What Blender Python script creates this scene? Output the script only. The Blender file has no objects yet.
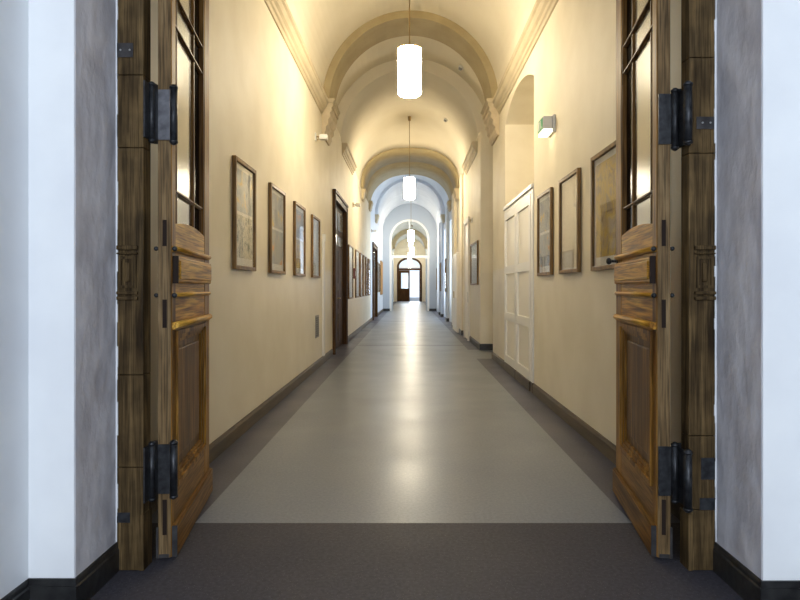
import bpy, bmesh, math, random
from mathutils import Vector, Matrix
random.seed(4)
PI = math.pi
# ------------------------------------------------------------------ camera, world, light
FPX = 620.0                       # focal length in pixels of the 800 px wide frame
sc = bpy.context.scene
col = sc.collection
cam_d = bpy.data.cameras.new('camera'); cam = bpy.data.objects.new('camera', cam_d); col.objects.link(cam)
cam.location = (0, 0, 1.3); cam.rotation_euler = (PI/2, 0, 0)
cam_d.sensor_width = 36.0; cam_d.lens = 36.0*FPX/800.0
cam_d.shift_x = -9.5/800.0; cam_d.shift_y = -12.0/800.0
cam_d.clip_end = 300; cam_d.clip_start = 0.05
sc.camera = cam
sc.view_settings.view_transform = 'Standard'; sc.view_settings.look = 'None'
sc.view_settings.gamma = 1.0; sc.view_settings.use_curve_mapping = False
sc.view_settings.exposure = 0.2
w = bpy.data.worlds.new('sky'); sc.world = w; w.use_nodes = True
wb = w.node_tree.nodes['Background']; wb.inputs[0].default_value = (0.80, 0.90, 1.0, 1); wb.inputs[1].default_value = 1.15

def area(name, loc, rot, sx, sy, power, color):
    l = bpy.data.lights.new(name, 'AREA'); l.shape = 'RECTANGLE'; l.size = sx; l.size_y = sy
    l.energy = power; l.color = color
    o = bpy.data.objects.new(name, l); o.location = loc; o.rotation_euler = rot; col.objects.link(o); return o
LAMP_STRENGTH = 70.0
LAMP_COL = (1.0, 0.87, 0.64)
DAY = (0.82, 0.90, 1.0)
area('vestibule_window_light', (0.0, -4.35, 2.4), (PI/2, 0, 0), 3.6, 3.2, 240, DAY)
# daylight falling in through the side windows of the far half
area('side_window_light', (2.32, 26.4, 2.3), (0, PI/2, 0), 3.0, 2.0, 170, DAY)
area('side_window_light', (2.32, 32.5, 2.3), (0, PI/2, 0), 3.0, 2.0, 110, DAY)
area('side_window_light', (2.32, 22.9, 2.3), (0, PI/2, 0), 3.0, 1.4, 70, DAY)
area('far_window_light', (0.2, 62.3, 1.9), (-PI/2, 0, 0), 2.2, 2.6, 110, DAY)

# ------------------------------------------------------------------ helpers
def YL(px): return 1.50*FPX/(409.5-px)       # depth of a point seen on the left wall
def YR(px): return 1.535*FPX/(px-409.5)      # ... on the right wall
def ZZ(py, Y): return 1.3+(288-py)*Y/FPX

class MB:
    def __init__(s): s.bm = bmesh.new()
    def box(s, a, b, mi=0, bev=0.0):
        x0, x1 = sorted((a[0], b[0])); y0, y1 = sorted((a[1], b[1])); z0, z1 = sorted((a[2], b[2]))
        r = bmesh.ops.create_cube(s.bm, size=1.0)
        vs = r['verts']
        for v in vs:
            v.co = Vector((x0+(v.co.x+.5)*(x1-x0), y0+(v.co.y+.5)*(y1-y0), z0+(v.co.z+.5)*(z1-z0)))
        fs = set(f for v in vs for f in v.link_faces)
        for f in fs: f.material_index = mi
        if bev > 0:
            es = list(set(e for v in vs for e in v.link_edges))
            bmesh.ops.bevel(s.bm, geom=es, offset=bev, segments=2, affect='EDGES', profile=.5)
        return s
    def cyl(s, p, q, r, r2=None, n=16, mi=0):
        p = Vector(p); q = Vector(q); d = q-p
        rr = bmesh.ops.create_cone(s.bm, cap_ends=True, segments=n, radius1=r, radius2=r if r2 is None else r2, depth=d.length)
        m = Matrix.Translation((p+q)/2) @ d.to_track_quat('Z', 'Y').to_matrix().to_4x4()
        bmesh.ops.transform(s.bm, matrix=m, verts=rr['verts'])
        for v in rr['verts']:
            for f in v.link_faces:
                f.material_index = mi
                if len(f.verts) == 4 and n > 10: f.smooth = True
        return s
    def sph(s, p, r, sc3=(1, 1, 1), mi=0):
        rr = bmesh.ops.create_uvsphere(s.bm, u_segments=16, v_segments=10, radius=r)
        for v in rr['verts']: v.co = Vector((v.co.x*sc3[0]+p[0], v.co.y*sc3[1]+p[1], v.co.z*sc3[2]+p[2]))
        for v in rr['verts']:
            for f in v.link_faces: f.smooth = True; f.material_index = mi
        return s
    def prism(s, pts, y0, y1, axis='Y', mi=0, smooth=False):
        """closed profile pts in (x,z) swept along Y (or (y,z) swept along X)"""
        n = len(pts)
        def P(p, t): return (p[0], t, p[1]) if axis == 'Y' else ((t, p[0], p[1]) if axis == 'X' else (p[0], p[1], t))
        A = [s.bm.verts.new(P(p, y0)) for p in pts]; B = [s.bm.verts.new(P(p, y1)) for p in pts]
        f = [s.bm.faces.new(A), s.bm.faces.new(list(reversed(B)))]
        for i in range(n):
            j = (i+1) % n
            g = s.bm.faces.new((A[j], A[i], B[i], B[j])); f.append(g); g.smooth = smooth
        for g in f: g.material_index = mi
        return s
    def ring(s, inner, outer, y0, y1, mi=0, axis='Y'):
        """solid between two open profiles with the same number of points, swept along an axis"""
        n = len(inner)
        def P(p, t): return (p[0], t, p[1]) if axis == 'Y' else (t, p[0], p[1])
        I0 = [s.bm.verts.new(P(p, y0)) for p in inner]; I1 = [s.bm.verts.new(P(p, y1)) for p in inner]
        O0 = [s.bm.verts.new(P(p, y0)) for p in outer]; O1 = [s.bm.verts.new(P(p, y1)) for p in outer]
        F = []
        for i in range(n-1):
            g = s.bm.faces.new((I0[i], I0[i+1], I1[i+1], I1[i])); g.smooth = False; F.append(g)
            F.append(s.bm.faces.new((O0[i+1], O0[i], O1[i], O1[i+1])))
            F.append(s.bm.faces.new((I0[i+1], I0[i], O0[i], O0[i+1])))
            F.append(s.bm.faces.new((I1[i], I1[i+1], O1[i+1], O1[i])))
        F.append(s.bm.faces.new((I0[0], I1[0], O1[0], O0[0])))
        F.append(s.bm.faces.new((I1[-1], I0[-1], O0[-1], O1[-1])))
        for g in F: g.material_index = mi
        return s
    def build(s, name, mats, parent=None, recalc=True):
        if recalc: bmesh.ops.recalc_face_normals(s.bm, faces=s.bm.faces[:])
        me = bpy.data.meshes.new(name); s.bm.to_mesh(me); s.bm.free()
        if not isinstance(mats, (list, tuple)): mats = [mats]
        for m in mats: me.materials.append(m)
        o = bpy.data.objects.new(name, me); col.objects.link(o)
        if parent is not None: o.parent = parent
        return o
def tag(o, label, cat, group=None, kind=None):
    o['label'] = label; o['category'] = cat
    if group: o['group'] = group
    if kind: o['kind'] = kind
    return o
def empty(name, loc, rz=0):
    o = bpy.data.objects.new(name, None); col.objects.link(o); o.location = loc; o.rotation_euler = (0, 0, rz)
    o.empty_display_size = .1
    return o
def box1(name, a, b, m, parent=None, bev=0.0): return MB().box(a, b, 0, bev).build(name, m, parent)

# ------------------------------------------------------------------ materials
def newmat(name):
    m = bpy.data.materials.new(name); m.use_nodes = True
    nt = m.node_tree; b = nt.nodes['Principled BSDF']; return m, nt, b
def simple(name, c, rough=.5, metal=0.0, spec=.5):
    m, nt, b = newmat(name); b.inputs['Base Color'].default_value = (*c, 1); b.inputs['Roughness'].default_value = rough
    b.inputs['Metallic'].default_value = metal; b.inputs['Specular IOR Level'].default_value = spec; return m
def noise_mat(name, c1, c2, scale=5.0, stretch=(1, 1, 1), rough=.6, bump=.05, detail=6, metal=0.0, lo=.35, hi=.65, rough2=None, bdist=.01, obj=True, spec=.5):
    m, nt, b = newmat(name); N = nt.nodes; L = nt.links
    tc = N.new('ShaderNodeTexCoord'); mp = N.new('ShaderNodeMapping'); mp.inputs['Scale'].default_value = stretch
    L.new(tc.outputs['Object'], mp.inputs[0])
    nz = N.new('ShaderNodeTexNoise'); nz.inputs['Scale'].default_value = scale; nz.inputs['Detail'].default_value = detail
    L.new(mp.outputs[0], nz.inputs['Vector'])
    cr = N.new('ShaderNodeValToRGB'); cr.color_ramp.elements[0].position = lo; cr.color_ramp.elements[1].position = hi
    cr.color_ramp.elements[0].color = (*c1, 1); cr.color_ramp.elements[1].color = (*c2, 1)
    L.new(nz.outputs['Fac'], cr.inputs[0]); L.new(cr.outputs[0], b.inputs['Base Color'])
    b.inputs['Roughness'].default_value = rough; b.inputs['Metallic'].default_value = metal
    b.inputs['Specular IOR Level'].default_value = spec
    if bump:
        bp = N.new('ShaderNodeBump'); bp.inputs['Strength'].default_value = bump; bp.inputs['Distance'].default_value = bdist
        L.new(nz.outputs['Fac'], bp.inputs['Height']); L.new(bp.outputs[0], b.inputs['Normal'])
    return m
def wood(name, dark, mid, light, grain_axis='Z', rough=.45, scale=1.0, bump=.25, grime=0.0):
    """oak: long streaks, fine pores, broad tone changes"""
    m, nt, b = newmat(name); N = nt.nodes; L = nt.links
    tc = N.new('ShaderNodeTexCoord')
    def mapped(st):
        mp = N.new('ShaderNodeMapping'); mp.inputs['Scale'].default_value = st; L.new(tc.outputs['Object'], mp.inputs[0]); return mp
    ax = {'X': 0, 'Y': 1, 'Z': 2}[grain_axis]
    st = [14*scale]*3; st[ax] = 1.1*scale
    fine = [120*scale]*3; fine[ax] = 4*scale
    n1 = N.new('ShaderNodeTexNoise'); n1.inputs['Scale'].default_value = 1; n1.inputs['Detail'].default_value = 7; n1.inputs['Distortion'].default_value = 1.3
    L.new(mapped(st).outputs[0], n1.inputs['Vector'])
    n2 = N.new('ShaderNodeTexNoise'); n2.inputs['Scale'].default_value = 1; n2.inputs['Detail'].default_value = 3
    L.new(mapped(fine).outputs[0], n2.inputs['Vector'])
    cr = N.new('ShaderNodeValToRGB'); e = cr.color_ramp.elements
    e[0].position = .3; e[0].color = (*dark, 1); e[1].position = .72; e[1].color = (*light, 1)
    k = e.new(.5); k.color = (*mid, 1)
    L.new(n1.outputs['Fac'], cr.inputs[0])
    pr = N.new('ShaderNodeValToRGB'); pr.color_ramp.elements[0].position = .38; pr.color_ramp.elements[1].position = .55
    pr.color_ramp.elements[0].color = (.5, .5, .5, 1); pr.color_ramp.elements[1].color = (1, 1, 1, 1)
    L.new(n2.outputs['Fac'], pr.inputs[0])
    mx = N.new('ShaderNodeMix'); mx.data_type = 'RGBA'; mx.blend_type = 'MULTIPLY'; mx.inputs[0].default_value = 1.0
    L.new(cr.outputs[0], mx.inputs[6]); L.new(pr.outputs[0], mx.inputs[7])
    out = mx.outputs[2]
    if grime:
        n3 = N.new('ShaderNodeTexNoise'); n3.inputs['Scale'].default_value = 5; n3.inputs['Detail'].default_value = 5
        L.new(tc.outputs['Object'], n3.inputs['Vector'])
        gr = N.new('ShaderNodeValToRGB'); gr.color_ramp.elements[0].position = .42; gr.color_ramp.elements[1].position = .62
        gr.color_ramp.elements[0].color = (.42, .42, .44, 1); gr.color_ramp.elements[1].color = (1, 1, 1, 1)
        L.new(n3.outputs['Fac'], gr.inputs[0])
        m2 = N.new('ShaderNodeMix'); m2.data_type = 'RGBA'; m2.blend_type = 'MULTIPLY'; m2.inputs[0].default_value = grime
        L.new(out, m2.inputs[6]); L.new(gr.outputs[0], m2.inputs[7]); out = m2.outputs[2]
    L.new(out, b.inputs['Base Color']); b.inputs['Roughness'].default_value = rough; b.inputs['Specular IOR Level'].default_value = .12
    bp = N.new('ShaderNodeBump'); bp.inputs['Strength'].default_value = bump; bp.inputs['Distance'].default_value = .004
    L.new(n2.outputs['Fac'], bp.inputs['Height']); L.new(bp.outputs[0], b.inputs['Normal'])
    return m
M = {}
M['plaster'] = noise_mat('plaster', (.75, .675, .515), (.81, .74, .585), scale=2.2, rough=.55, bump=.12, bdist=.01)
M['vault'] = noise_mat('vault_plaster', (.76, .69, .54), (.80, .735, .59), scale=1.5, rough=.8, bump=.08)
M['stone'] = noise_mat('corbel_stone', (.48, .39, .25), (.58, .48, .32), scale=6, rough=.75, bump=.15)
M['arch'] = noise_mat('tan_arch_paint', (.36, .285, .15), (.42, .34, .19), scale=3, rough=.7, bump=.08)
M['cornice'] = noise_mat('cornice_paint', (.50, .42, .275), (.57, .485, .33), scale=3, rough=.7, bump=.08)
M['white_wall'] = noise_mat('white_wall', (.80, .82, .85), (.86, .88, .90), scale=3, rough=.7, bump=.1)
M['far_daylit'] = noise_mat('daylight_tinted_wall', (.62, .66, .72), (.68, .72, .78), scale=2, rough=.6, bump=.05)  # same paint as the near walls, with blue-white daylight put into the colour
M['reveal'] = noise_mat('rough_shaded_plaster', (.46, .45, .49), (.70, .69, .73), scale=7, stretch=(1, 1, .65), rough=.85, bump=.9, bdist=.02, lo=.3, hi=.7)  # rough white plaster, the shade on the reveals put into its purple-grey
M['oak'] = wood('door_oak', (.09, .034, .005), (.26, .120, .020), (.46, .25, .055), 'Z', .45)
M['oak_h'] = wood('door_oak_rail', (.24, .095, .008), (.53, .265, .034), (.74, .44, .08), 'X', .45)  # golden corridor light on the upper rails put into the oak colour
M['oak_low'] = wood('shaded_bottom_oak', (.09, .038, .007), (.21, .10, .022), (.32, .17, .045), 'X', .45)  # same oak darkened: the dimmer light low on the leaf is painted in
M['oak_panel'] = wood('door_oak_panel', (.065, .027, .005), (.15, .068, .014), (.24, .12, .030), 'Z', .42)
M['oak_edge'] = wood('door_edge_oak', (.12, .072, .03), (.22, .14, .065), (.32, .22, .11), 'Z', .6, grime=.4)
M['jamb'] = wood('old_jamb_oak', (.045, .026, .010), (.135, .086, .036), (.26, .170, .075), 'Z', .65, grime=.7, bump=.5)
M['iron'] = noise_mat('black_iron', (.02, .021, .024), (.05, .052, .058), scale=30, rough=.42, bump=.15, metal=.6)
M['plate'] = simple('dark_brown_plate', (.022, .014, .011), .7, 0, .1)
M['iron_worn'] = noise_mat('polished_worn_iron', (.07, .07, .08), (.17, .17, .19), scale=18, rough=.45, bump=.15, metal=.5)
M['iron_grey'] = noise_mat('worn_iron', (.028, .026, .027), (.062, .058, .06), scale=18, rough=.45, bump=.15, metal=.5)
M['skirt_black'] = noise_mat('black_skirting', (.012, .012, .013), (.03, .03, .03), scale=20, rough=.35, bump=.2)
M['skirt'] = noise_mat('brown_skirting', (.06, .042, .024), (.10, .072, .044), scale=6, stretch=(4, .6, 4), rough=.42, spec=.3, bump=.05)
M['dark_wood'] = wood('dark_door_wood', (.035, .014, .004), (.075, .034, .010), (.12, .058, .020), 'Z', .5)
M['frame_wood'] = wood('picture_frame_wood', (.13, .07, .025), (.25, .145, .055), (.36, .22, .09), 'Z', .35)
M['white_paint'] = simple('white_gloss_paint', (.80, .79, .76), .35)
M['cream_paint'] = simple('cream_gloss_paint', (.82, .78, .69), .35)
M['mat_board'] = simple('mount_board', (.72, .72, .69), .7)
M['brass'] = simple('brass', (.42, .30, .12), .35, .9)
M['rod'] = simple('lamp_rod', (.30, .21, .09), .45, .6)
M['plastic'] = simple('white_plastic', (.75, .74, .70), .4)
M['grille'] = simple('grey_grille', (.30, .30, .29), .5, .3)
M['green'] = simple('exit_green', (.05, .38, .16), .5)
M['board'] = simple('cork_board', (.50, .26, .08), .7)
M['blueframe'] = simple('partition_paint', (.42, .47, .54), .45)
M['black'] = simple('black_void', (.012, .012, .012), .8)

def plaster_lower():
    """corridor plaster: oil-painted dado below 1.6 m, slightly greyer and glossier"""
    m = M['plaster']; nt = m.node_tree; N = nt.nodes; L = nt.links; b = N['Principled BSDF']
    g = N.new('ShaderNodeNewGeometry'); sp = N.new('ShaderNodeSeparateXYZ'); L.new(g.outputs['Position'], sp.inputs[0])
    lt = N.new('ShaderNodeMath'); lt.operation = 'LESS_THAN'; lt.inputs[1].default_value = 1.62; L.new(sp.outputs['Z'], lt.inputs[0])
    src = b.inputs['Base Color'].links[0].from_socket
    mx = N.new('ShaderNodeMix'); mx.data_type = 'RGBA'; mx.blend_type = 'MULTIPLY'
    mx.inputs[7].default_value = (.965, .965, .97, 1)
    L.new(lt.outputs[0], mx.inputs[0]); L.new(src, mx.inputs[6]); L.new(mx.outputs[2], b.inputs['Base Color'])
    r = N.new('ShaderNodeMapRange'); r.inputs['To Min'].default_value = .6; r.inputs['To Max'].default_value = .35
    L.new(lt.outputs[0], r.inputs['Value']); L.new(r.outputs[0], b.inputs['Roughness'])
plaster_lower()

def lino(name, c1, c2, speck, rough, spec=.5):
    m, nt, b = newmat(name); N = nt.nodes; L = nt.links
    tc = N.new('ShaderNodeTexCoord')
    n1 = N.new('ShaderNodeTexNoise'); n1.inputs['Scale'].default_value = 55; n1.inputs['Detail'].default_value = 4
    L.new(tc.outputs['Object'], n1.inputs['Vector'])
    cr = N.new('ShaderNodeValToRGB'); cr.color_ramp.elements[0].position = .35; cr.color_ramp.elements[1].position = .65
    cr.color_ramp.elements[0].color = (*c1, 1); cr.color_ramp.elements[1].color = (*c2, 1)
    L.new(n1.outputs['Fac'], cr.inputs[0])
    v = N.new('ShaderNodeTexVoronoi'); v.inputs['Scale'].default_value = 90; L.new(tc.outputs['Object'], v.inputs['Vector'])
    lt = N.new('ShaderNodeMath'); lt.operation = 'LESS_THAN'; lt.inputs[1].default_value = .13; L.new(v.outputs['Distance'], lt.inputs[0])
    mu = N.new('ShaderNodeMath'); mu.operation = 'MULTIPLY'; mu.inputs[1].default_value = .8; L.new(lt.outputs[0], mu.inputs[0])
    mx = N.new('ShaderNodeMix'); mx.data_type = 'RGBA'; L.new(mu.outputs[0], mx.inputs[0]); L.new(cr.outputs[0], mx.inputs[6]); mx.inputs[7].default_value = (*speck, 1)
    L.new(mx.outputs[2], b.inputs['Base Color'])
    n2 = N.new('ShaderNodeTexNoise'); n2.inputs['Scale'].default_value = 1.3; n2.inputs['Detail'].default_value = 4
    L.new(tc.outputs['Object'], n2.inputs['Vector'])
    r = N.new('ShaderNodeMapRange'); r.inputs['From Min'].default_value = .3; r.inputs['From Max'].default_value = .7
    r.inputs['To Min'].default_value = rough-.04; r.inputs['To Max'].default_value = rough+.05
    L.new(n2.outputs['Fac'], r.inputs['Value']); L.new(r.outputs[0], b.inputs['Roughness'])
    b.inputs['Specular IOR Level'].default_value = spec
    return m
M['lino_light'] = lino('light_linoleum', (.135, .155, .190), (.178, .202, .240), (.36, .37, .38), .33, .6)
M['lino_dark'] = lino('dark_linoleum', (.030, .031, .058), (.050, .052, .090), (.19, .18, .19), .36)
M['carpet'] = lino('dark_threshold_floor', (.035, .033, .043), (.056, .054, .068), (.20, .19, .19), .6, .3)

def glass_mat(name, tint=(1, 1, 1), refl=.5, rough=.02, edge=.9):
    m = bpy.data.materials.new(name); m.use_nodes = True; nt = m.node_tree; N = nt.nodes; L = nt.links
    for n in list(N): N.remove(n)
    out = N.new('ShaderNodeOutputMaterial'); t = N.new('ShaderNodeBsdfTransparent'); t.inputs[0].default_value = (*tint, 1)
    g = N.new('ShaderNodeBsdfGlossy'); g.inputs['Roughness'].default_value = rough
    lw = N.new('ShaderNodeLayerWeight'); pw = N.new('ShaderNodeMath'); pw.operation = 'POWER'; pw.inputs[1].default_value = 5.0; L.new(lw.outputs['Facing'], pw.inputs[0])
    mm = N.new('ShaderNodeMath'); mm.operation = 'MULTIPLY_ADD'; mm.inputs[1].default_value = edge; mm.inputs[2].default_value = refl; mm.use_clamp = True
    L.new(pw.outputs[0], mm.inputs[0])
    mx = N.new('ShaderNodeMixShader'); L.new(mm.outputs[0], mx.inputs[0]); L.new(t.outputs[0], mx.inputs[1]); L.new(g.outputs[0], mx.inputs[2])
    L.new(mx.outputs[0], out.inputs[0]); return m
M['glass'] = glass_mat('window_glass', (.96, .98, .98), .03)
M['pic_glass'] = glass_mat('picture_glass', (.97, .97, .97), .03, .02, .6)
M['door_glass'] = glass_mat('door_glass', (.90, .90, .86), .09, .22, .35)
M['margin_glass'] = glass_mat('dark_margin_glass', (.16, .15, .13), .03, .1, .35)

def emis(name, c, s):
    m, nt, b = newmat(name); b.inputs['Base Color'].default_value = (.8, .8, .78, 1)
    b.inputs['Emission Color'].default_value = (*c, 1); b.inputs['Emission Strength'].default_value = s; return m
M['lamp'] = emis('lit_opal_glass', LAMP_COL, LAMP_STRENGTH)
M['lamp_far'] = M['lamp']
M['lit_small'] = emis('lit_small_lens', (1, .85, .55), 6)

def print_mat(name, paper, cols, scale, seed):
    m, nt, b = newmat(name); N = nt.nodes; L = nt.links
    tc = N.new('ShaderNodeTexCoord'); mp = N.new('ShaderNodeMapping'); mp.inputs['Location'].default_value = (seed*3.1, seed*1.7, seed)
    L.new(tc.outputs['Object'], mp.inputs[0])
    n = N.new('ShaderNodeTexNoise'); n.inputs['Scale'].default_value = scale; n.inputs['Detail'].default_value = 3; n.inputs['Distortion'].default_value = .8
    L.new(mp.outputs[0], n.inputs['Vector'])
    cr = N.new('ShaderNodeValToRGB'); cr.color_ramp.interpolation = 'EASE'; n.inputs['Detail'].default_value = 5; e = cr.color_ramp.elements
    e[0].position = .34; e[0].color = (*cols[0], 1); e[1].position = .66; e[1].color = (*cols[-1], 1)
    for i, c in enumerate(cols[1:-1]):
        k = e.new(.42+.14*i/max(1, len(cols)-3)); k.color = (*c, 1)
    L.new(n.outputs['Fac'], cr.inputs[0]); L.new(cr.outputs[0], b.inputs['Base Color']); b.inputs['Roughness'].default_value = .7
    return m
PR = [print_mat('print_ink_%d' % i, (.7, .7, .65), c, sc_, i) for i, (c, sc_) in enumerate([
    (((.14, .22, .36), (.30, .38, .46), (.42, .48, .54), (.72, .55, .18)), 6),
    (((.08, .12, .12), (.36, .38, .34), (.62, .60, .50), (.16, .22, .24)), 12),
    (((.26, .28, .32), (.34, .36, .40), (.42, .43, .42), (.82, .56, .06)), 5),
    (((.24, .27, .34), (.32, .34, .38), (.40, .42, .40), (.72, .30, .08)), 6),
    (((.30, .22, .10), (.48, .38, .22), (.62, .45, .12), (.38, .30, .18)), 6),
])]
M['blank'] = simple('pale_print', (.62, .66, .70), .6)
M['blank_warm'] = simple('pale_warm_print', (.62, .58, .48), .6)

# ------------------------------------------------------------------ the setting
YD0, YD1 = 2.85, 2.95          # the plane of the old door frame
END = 59.6; PART = 35.0
# floor: one sheet, light field with dark borders
def floor():
    s = MB(); bm = s.bm
    xs = [-4.5, -2.6, -1.187, 1.231, 1.56, 2.6, 4.5]
    ys = [-4.6, 3.43, 11.4, 13.05, 14.0, 14.12, 24.0, 24.12, 34.9, END+4]
    V = {}
    for i, x in enumerate(xs):
        for j, y in enumerate(ys): V[i, j] = bm.verts.new((x, y, 0))
    for i in range(len(xs)-1):
        for j in range(len(ys)-1):
            f = bm.faces.new((V[i, j], V[i+1, j], V[i+1, j+1], V[i, j+1]))
            xm = (xs[i]+xs[i+1])/2; ym = (ys[j]+ys[j+1])/2
            mi = 1
            if ym < 3.43: mi = 2
            elif -1.187 < xm < 1.231: mi = 0
            if xm > 1.231 and 11.4 < ym < 13.05: mi = 0
            if 14.0 < ym < 14.12 or 24 < ym < 24.12: mi = 1
            f.material_index = mi
    o = s.build('floor', [M['lino_light'], M['lino_dark'], M['carpet']], recalc=False); o['kind'] = 'structure'
    tag(o, 'linoleum floor, light grey field with dark purple-grey borders and threshold', 'floor'); return o
floor()
def S(o, label, cat): o['kind'] = 'structure'; o['label'] = label; o['category'] = cat; return o

# left wall with two door openings
d1 = (YL(332.5), YL(345.4), 3.20); d2 = (YL(372.2), YL(376.4), 3.12)
def slab_wall(x0, x1, y0, y1, ops, ztop=4.6, mat=None, name='wall_left'):
    s = MB(); y = y0
    for (a, b, zt, zb) in sorted(ops):
        s.box((x0, y, 0), (x1, a, ztop)); s.box((x0, a, zt), (x1, b, ztop))
        if zb > 0: s.box((x0, a, 0), (x1, b, zb))
        y = b
    s.box((x0, y, 0), (x1, y1, ztop))
    return s.build(name, mat or M['plaster'])
S(slab_wall(-2.3, -1.5, YD1, 23.8, [(d1[0], d1[1], d1[2], 0)], mat=M['plaster']), 'cream plastered left wall of the corridor', 'wall')
S(slab_wall(-2.3, -1.5, 23.8, END, [(d2[0], d2[1], d2[2], 0)], mat=M['far_daylit'], name='wall_left'), 'plastered far part of the left wall, blue-white daylight put into its colour', 'wall')
# right wall: near part with the arched niche
NY0, NY1 = YR(534.0), YR(505.2); NZS, NZC = 3.92, 4.17
def arc_pts(y0, y1, zs, zc, n=16):
    h = (y1-y0)/2; r = zc-zs; R = (h*h+r*r)/(2*r); c = (y0+y1)/2; out = []
    a = math.asin(h/R)
    for i in range(n+1):
        t = -a+2*a*i/n; out.append((c+R*math.sin(t), zc-R+R*math.cos(t)))
    return out
s = MB()
s.box((1.535, YD1, 0), (2.5, NY0, 4.6)); s.box((1.535, NY1, 0), (2.5, 11.42, 4.6))
ap = arc_pts(NY0, NY1, NZS, NZC)
s.ring(ap, [(p[0], 4.6) for p in ap], 1.535, 2.5, axis='X')
s.box((2.15, NY0, 0), (2.5, NY1, 4.3))
S(s.build('wall_right', M['plaster']), 'cream plastered near part of the right wall with an arched niche', 'wall')
s = MB(); s.box((2.3, 11.42, 0), (2.5, 13.0, 4.6)); s.box((1.49, 13.0, 0), (2.5, 17.1, 4.6))
s.box((1.535, 17.1, 0), (2.5, 22.2, 4.6))
S(s.build('wall_right', M['plaster']), 'cream plastered pier and wall behind the first arch on the right', 'wall')
# far right: piers with window recesses
wins = [(22.2, 23.7), (25.2, 27.7), (31.2, 33.9)]
s = MB(); y = 22.2
for a, b in wins:
    if a > y: s.box((1.535, y, 0), (2.5, a, 4.6))
    s.box((1.535, a, 3.85), (2.5, b, 4.6)); s.box((1.535+.55, a, 0), (2.35, b, .8))
    y = b
s.box((1.535, y, 0), (2.5, END, 4.6))
S(s.build('wall_right', M['far_daylit']), 'plastered far part of the right wall with window recesses, daylight put into its colour', 'wall')
for k, (a, b) in enumerate(wins):
    r = S(empty('window_%d' % (k+1), (2.12, (a+b)/2, .8)), ['tall side window in the recess on the right, nearest one', 'tall side window in the recess on the right, middle one', 'tall side window in the recess on the right, farthest one'][k], 'window')
    h = (b-a)/2; f = MB()
    f.box((0, -h, 0), (.06, -h+.08, 3.05)); f.box((0, h-.08, 0), (.06, h, 3.05)); f.box((0, -h+.08, 0), (.06, h-.08, .08)); f.box((0, -h+.08, 2.97), (.06, h-.08, 3.05))
    f.box((.005, -.04, .08), (.055, .04, 2.97)); f.box((.006, -h+.08, 2.0), (.054, -.04, 2.07)); f.box((.006, .04, 2.0), (.054, h-.08, 2.07))
    f.build('window_frame', M['white_paint'], r)
    MB().box((.025, -h+.08, .08), (.031, h-.08, 2.97)).build('glass', M['glass'], r)
# pilasters on the right wall
PIL = [(17.1, 17.9, M['plaster']), (20.15, 21.2, M['plaster']), (24.0, 24.9, M['far_daylit']), (27.9, 28.8, M['far_daylit']), (30.0, 30.9, M['far_daylit'])]
for k, (a, b, m) in enumerate(PIL):
    S(MB().box((1.44, a, 0), (1.535, b, 4.45), 0).build('trim_%d' % (k+1), m), ['first', 'second', 'third', 'fourth', 'fifth'][k]+' flat pilaster behind the pier on the right wall', 'pilaster')
    S(MB().box((1.425, a-.015, 0), (1.5348, b+.015, .13), 0, .004).build('baseboard_right', M['skirt_black']), 'black skirting wrapped round the %s pilaster' % ['first', 'second', 'third', 'fourth', 'fifth'][k], 'baseboard')

# vaults
NP = 40
def prof(xl, xr, zs, zc, n=NP, e=1.0):
    c = (xl+xr)/2; h = (xr-xl)/2; out = []
    for i in range(n+1):
        t = PI-PI*i/n; out.append((c+h*math.cos(t), zs+(zc-zs)*math.sin(t)))
    return out
def outer_prof(zs, n=NP, X=2.6, Z=7.0):
    out = []
    for i in range(n+1):
        t = PI-PI*i/n; c, s_ = math.cos(t), math.sin(t)
        k = 1/max(abs(c), abs(s_)); out.append((X*c*k, zs+(Z-zs)*s_*k))
    return out
def smooth_inner(o):
    for p in o.data.polygons: p.use_smooth = False
def vault(y0, y1, xl, xr, zs, zc, mat, label, name='ceiling'):
    s = MB(); s.ring(prof(xl, xr, zs, zc), outer_prof(zs), y0, y1)
    # smooth only the soffit
    o = s.build(name, mat); 
    return S(o, label, 'ceiling')
ZS, ZC = 4.52, 6.07
vault(YD1, 11.42, -1.5, 1.535, ZS, ZC, M['vault'], 'cream barrel vault nearest the oak doors')
vault(11.42, 13.55, -1.72, 1.76, ZS, 6.32, M['vault'], 'slightly raised vault bay just behind the first arch')
def sprof(xl, xr, zs, zc, e, n=NP):
    c = (xl+xr)/2; h = (xr-xl)/2; out = []
    for i in range(n+1):
        t = PI-PI*i/n; cc, ss = math.cos(t), math.sin(t)
        out.append((c+h*math.copysign(abs(cc)**(2/e), cc), zs+(zc-zs)*max(ss, 0)**(2/e)))
    return out
def loft(st, mat, label):
    """vault whose soffit changes from station to station: (y, xl, xr, zs, zc, e)"""
    s = MB(); bm = s.bm; I = []; O = []
    for (y, xl, xr, zs, zc, e) in st:
        I.append([bm.verts.new((p[0], y, p[1])) for p in sprof(xl, xr, zs, zc, e)])
        O.append([bm.verts.new((p[0], y, p[1])) for p in outer_prof(4.40)])
    n = NP+1
    for k in range(len(st)-1):
        for i in range(n-1):
            g = bm.faces.new((I[k][i], I[k][i+1], I[k+1][i+1], I[k+1][i])); g.smooth = True
            bm.faces.new((O[k][i+1], O[k][i], O[k+1][i], O[k+1][i+1]))
        bm.faces.new((I[k][0], I[k+1][0], O[k+1][0], O[k][0])); bm.faces.new((I[k+1][-1], I[k][-1], O[k][-1], O[k+1][-1]))
    for k in (0, -1):
        for i in range(n-1): bm.faces.new((I[k][i], I[k][i+1], O[k][i+1], O[k][i]))
    return S(s.build('ceiling', mat), label, 'ceiling')
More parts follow.
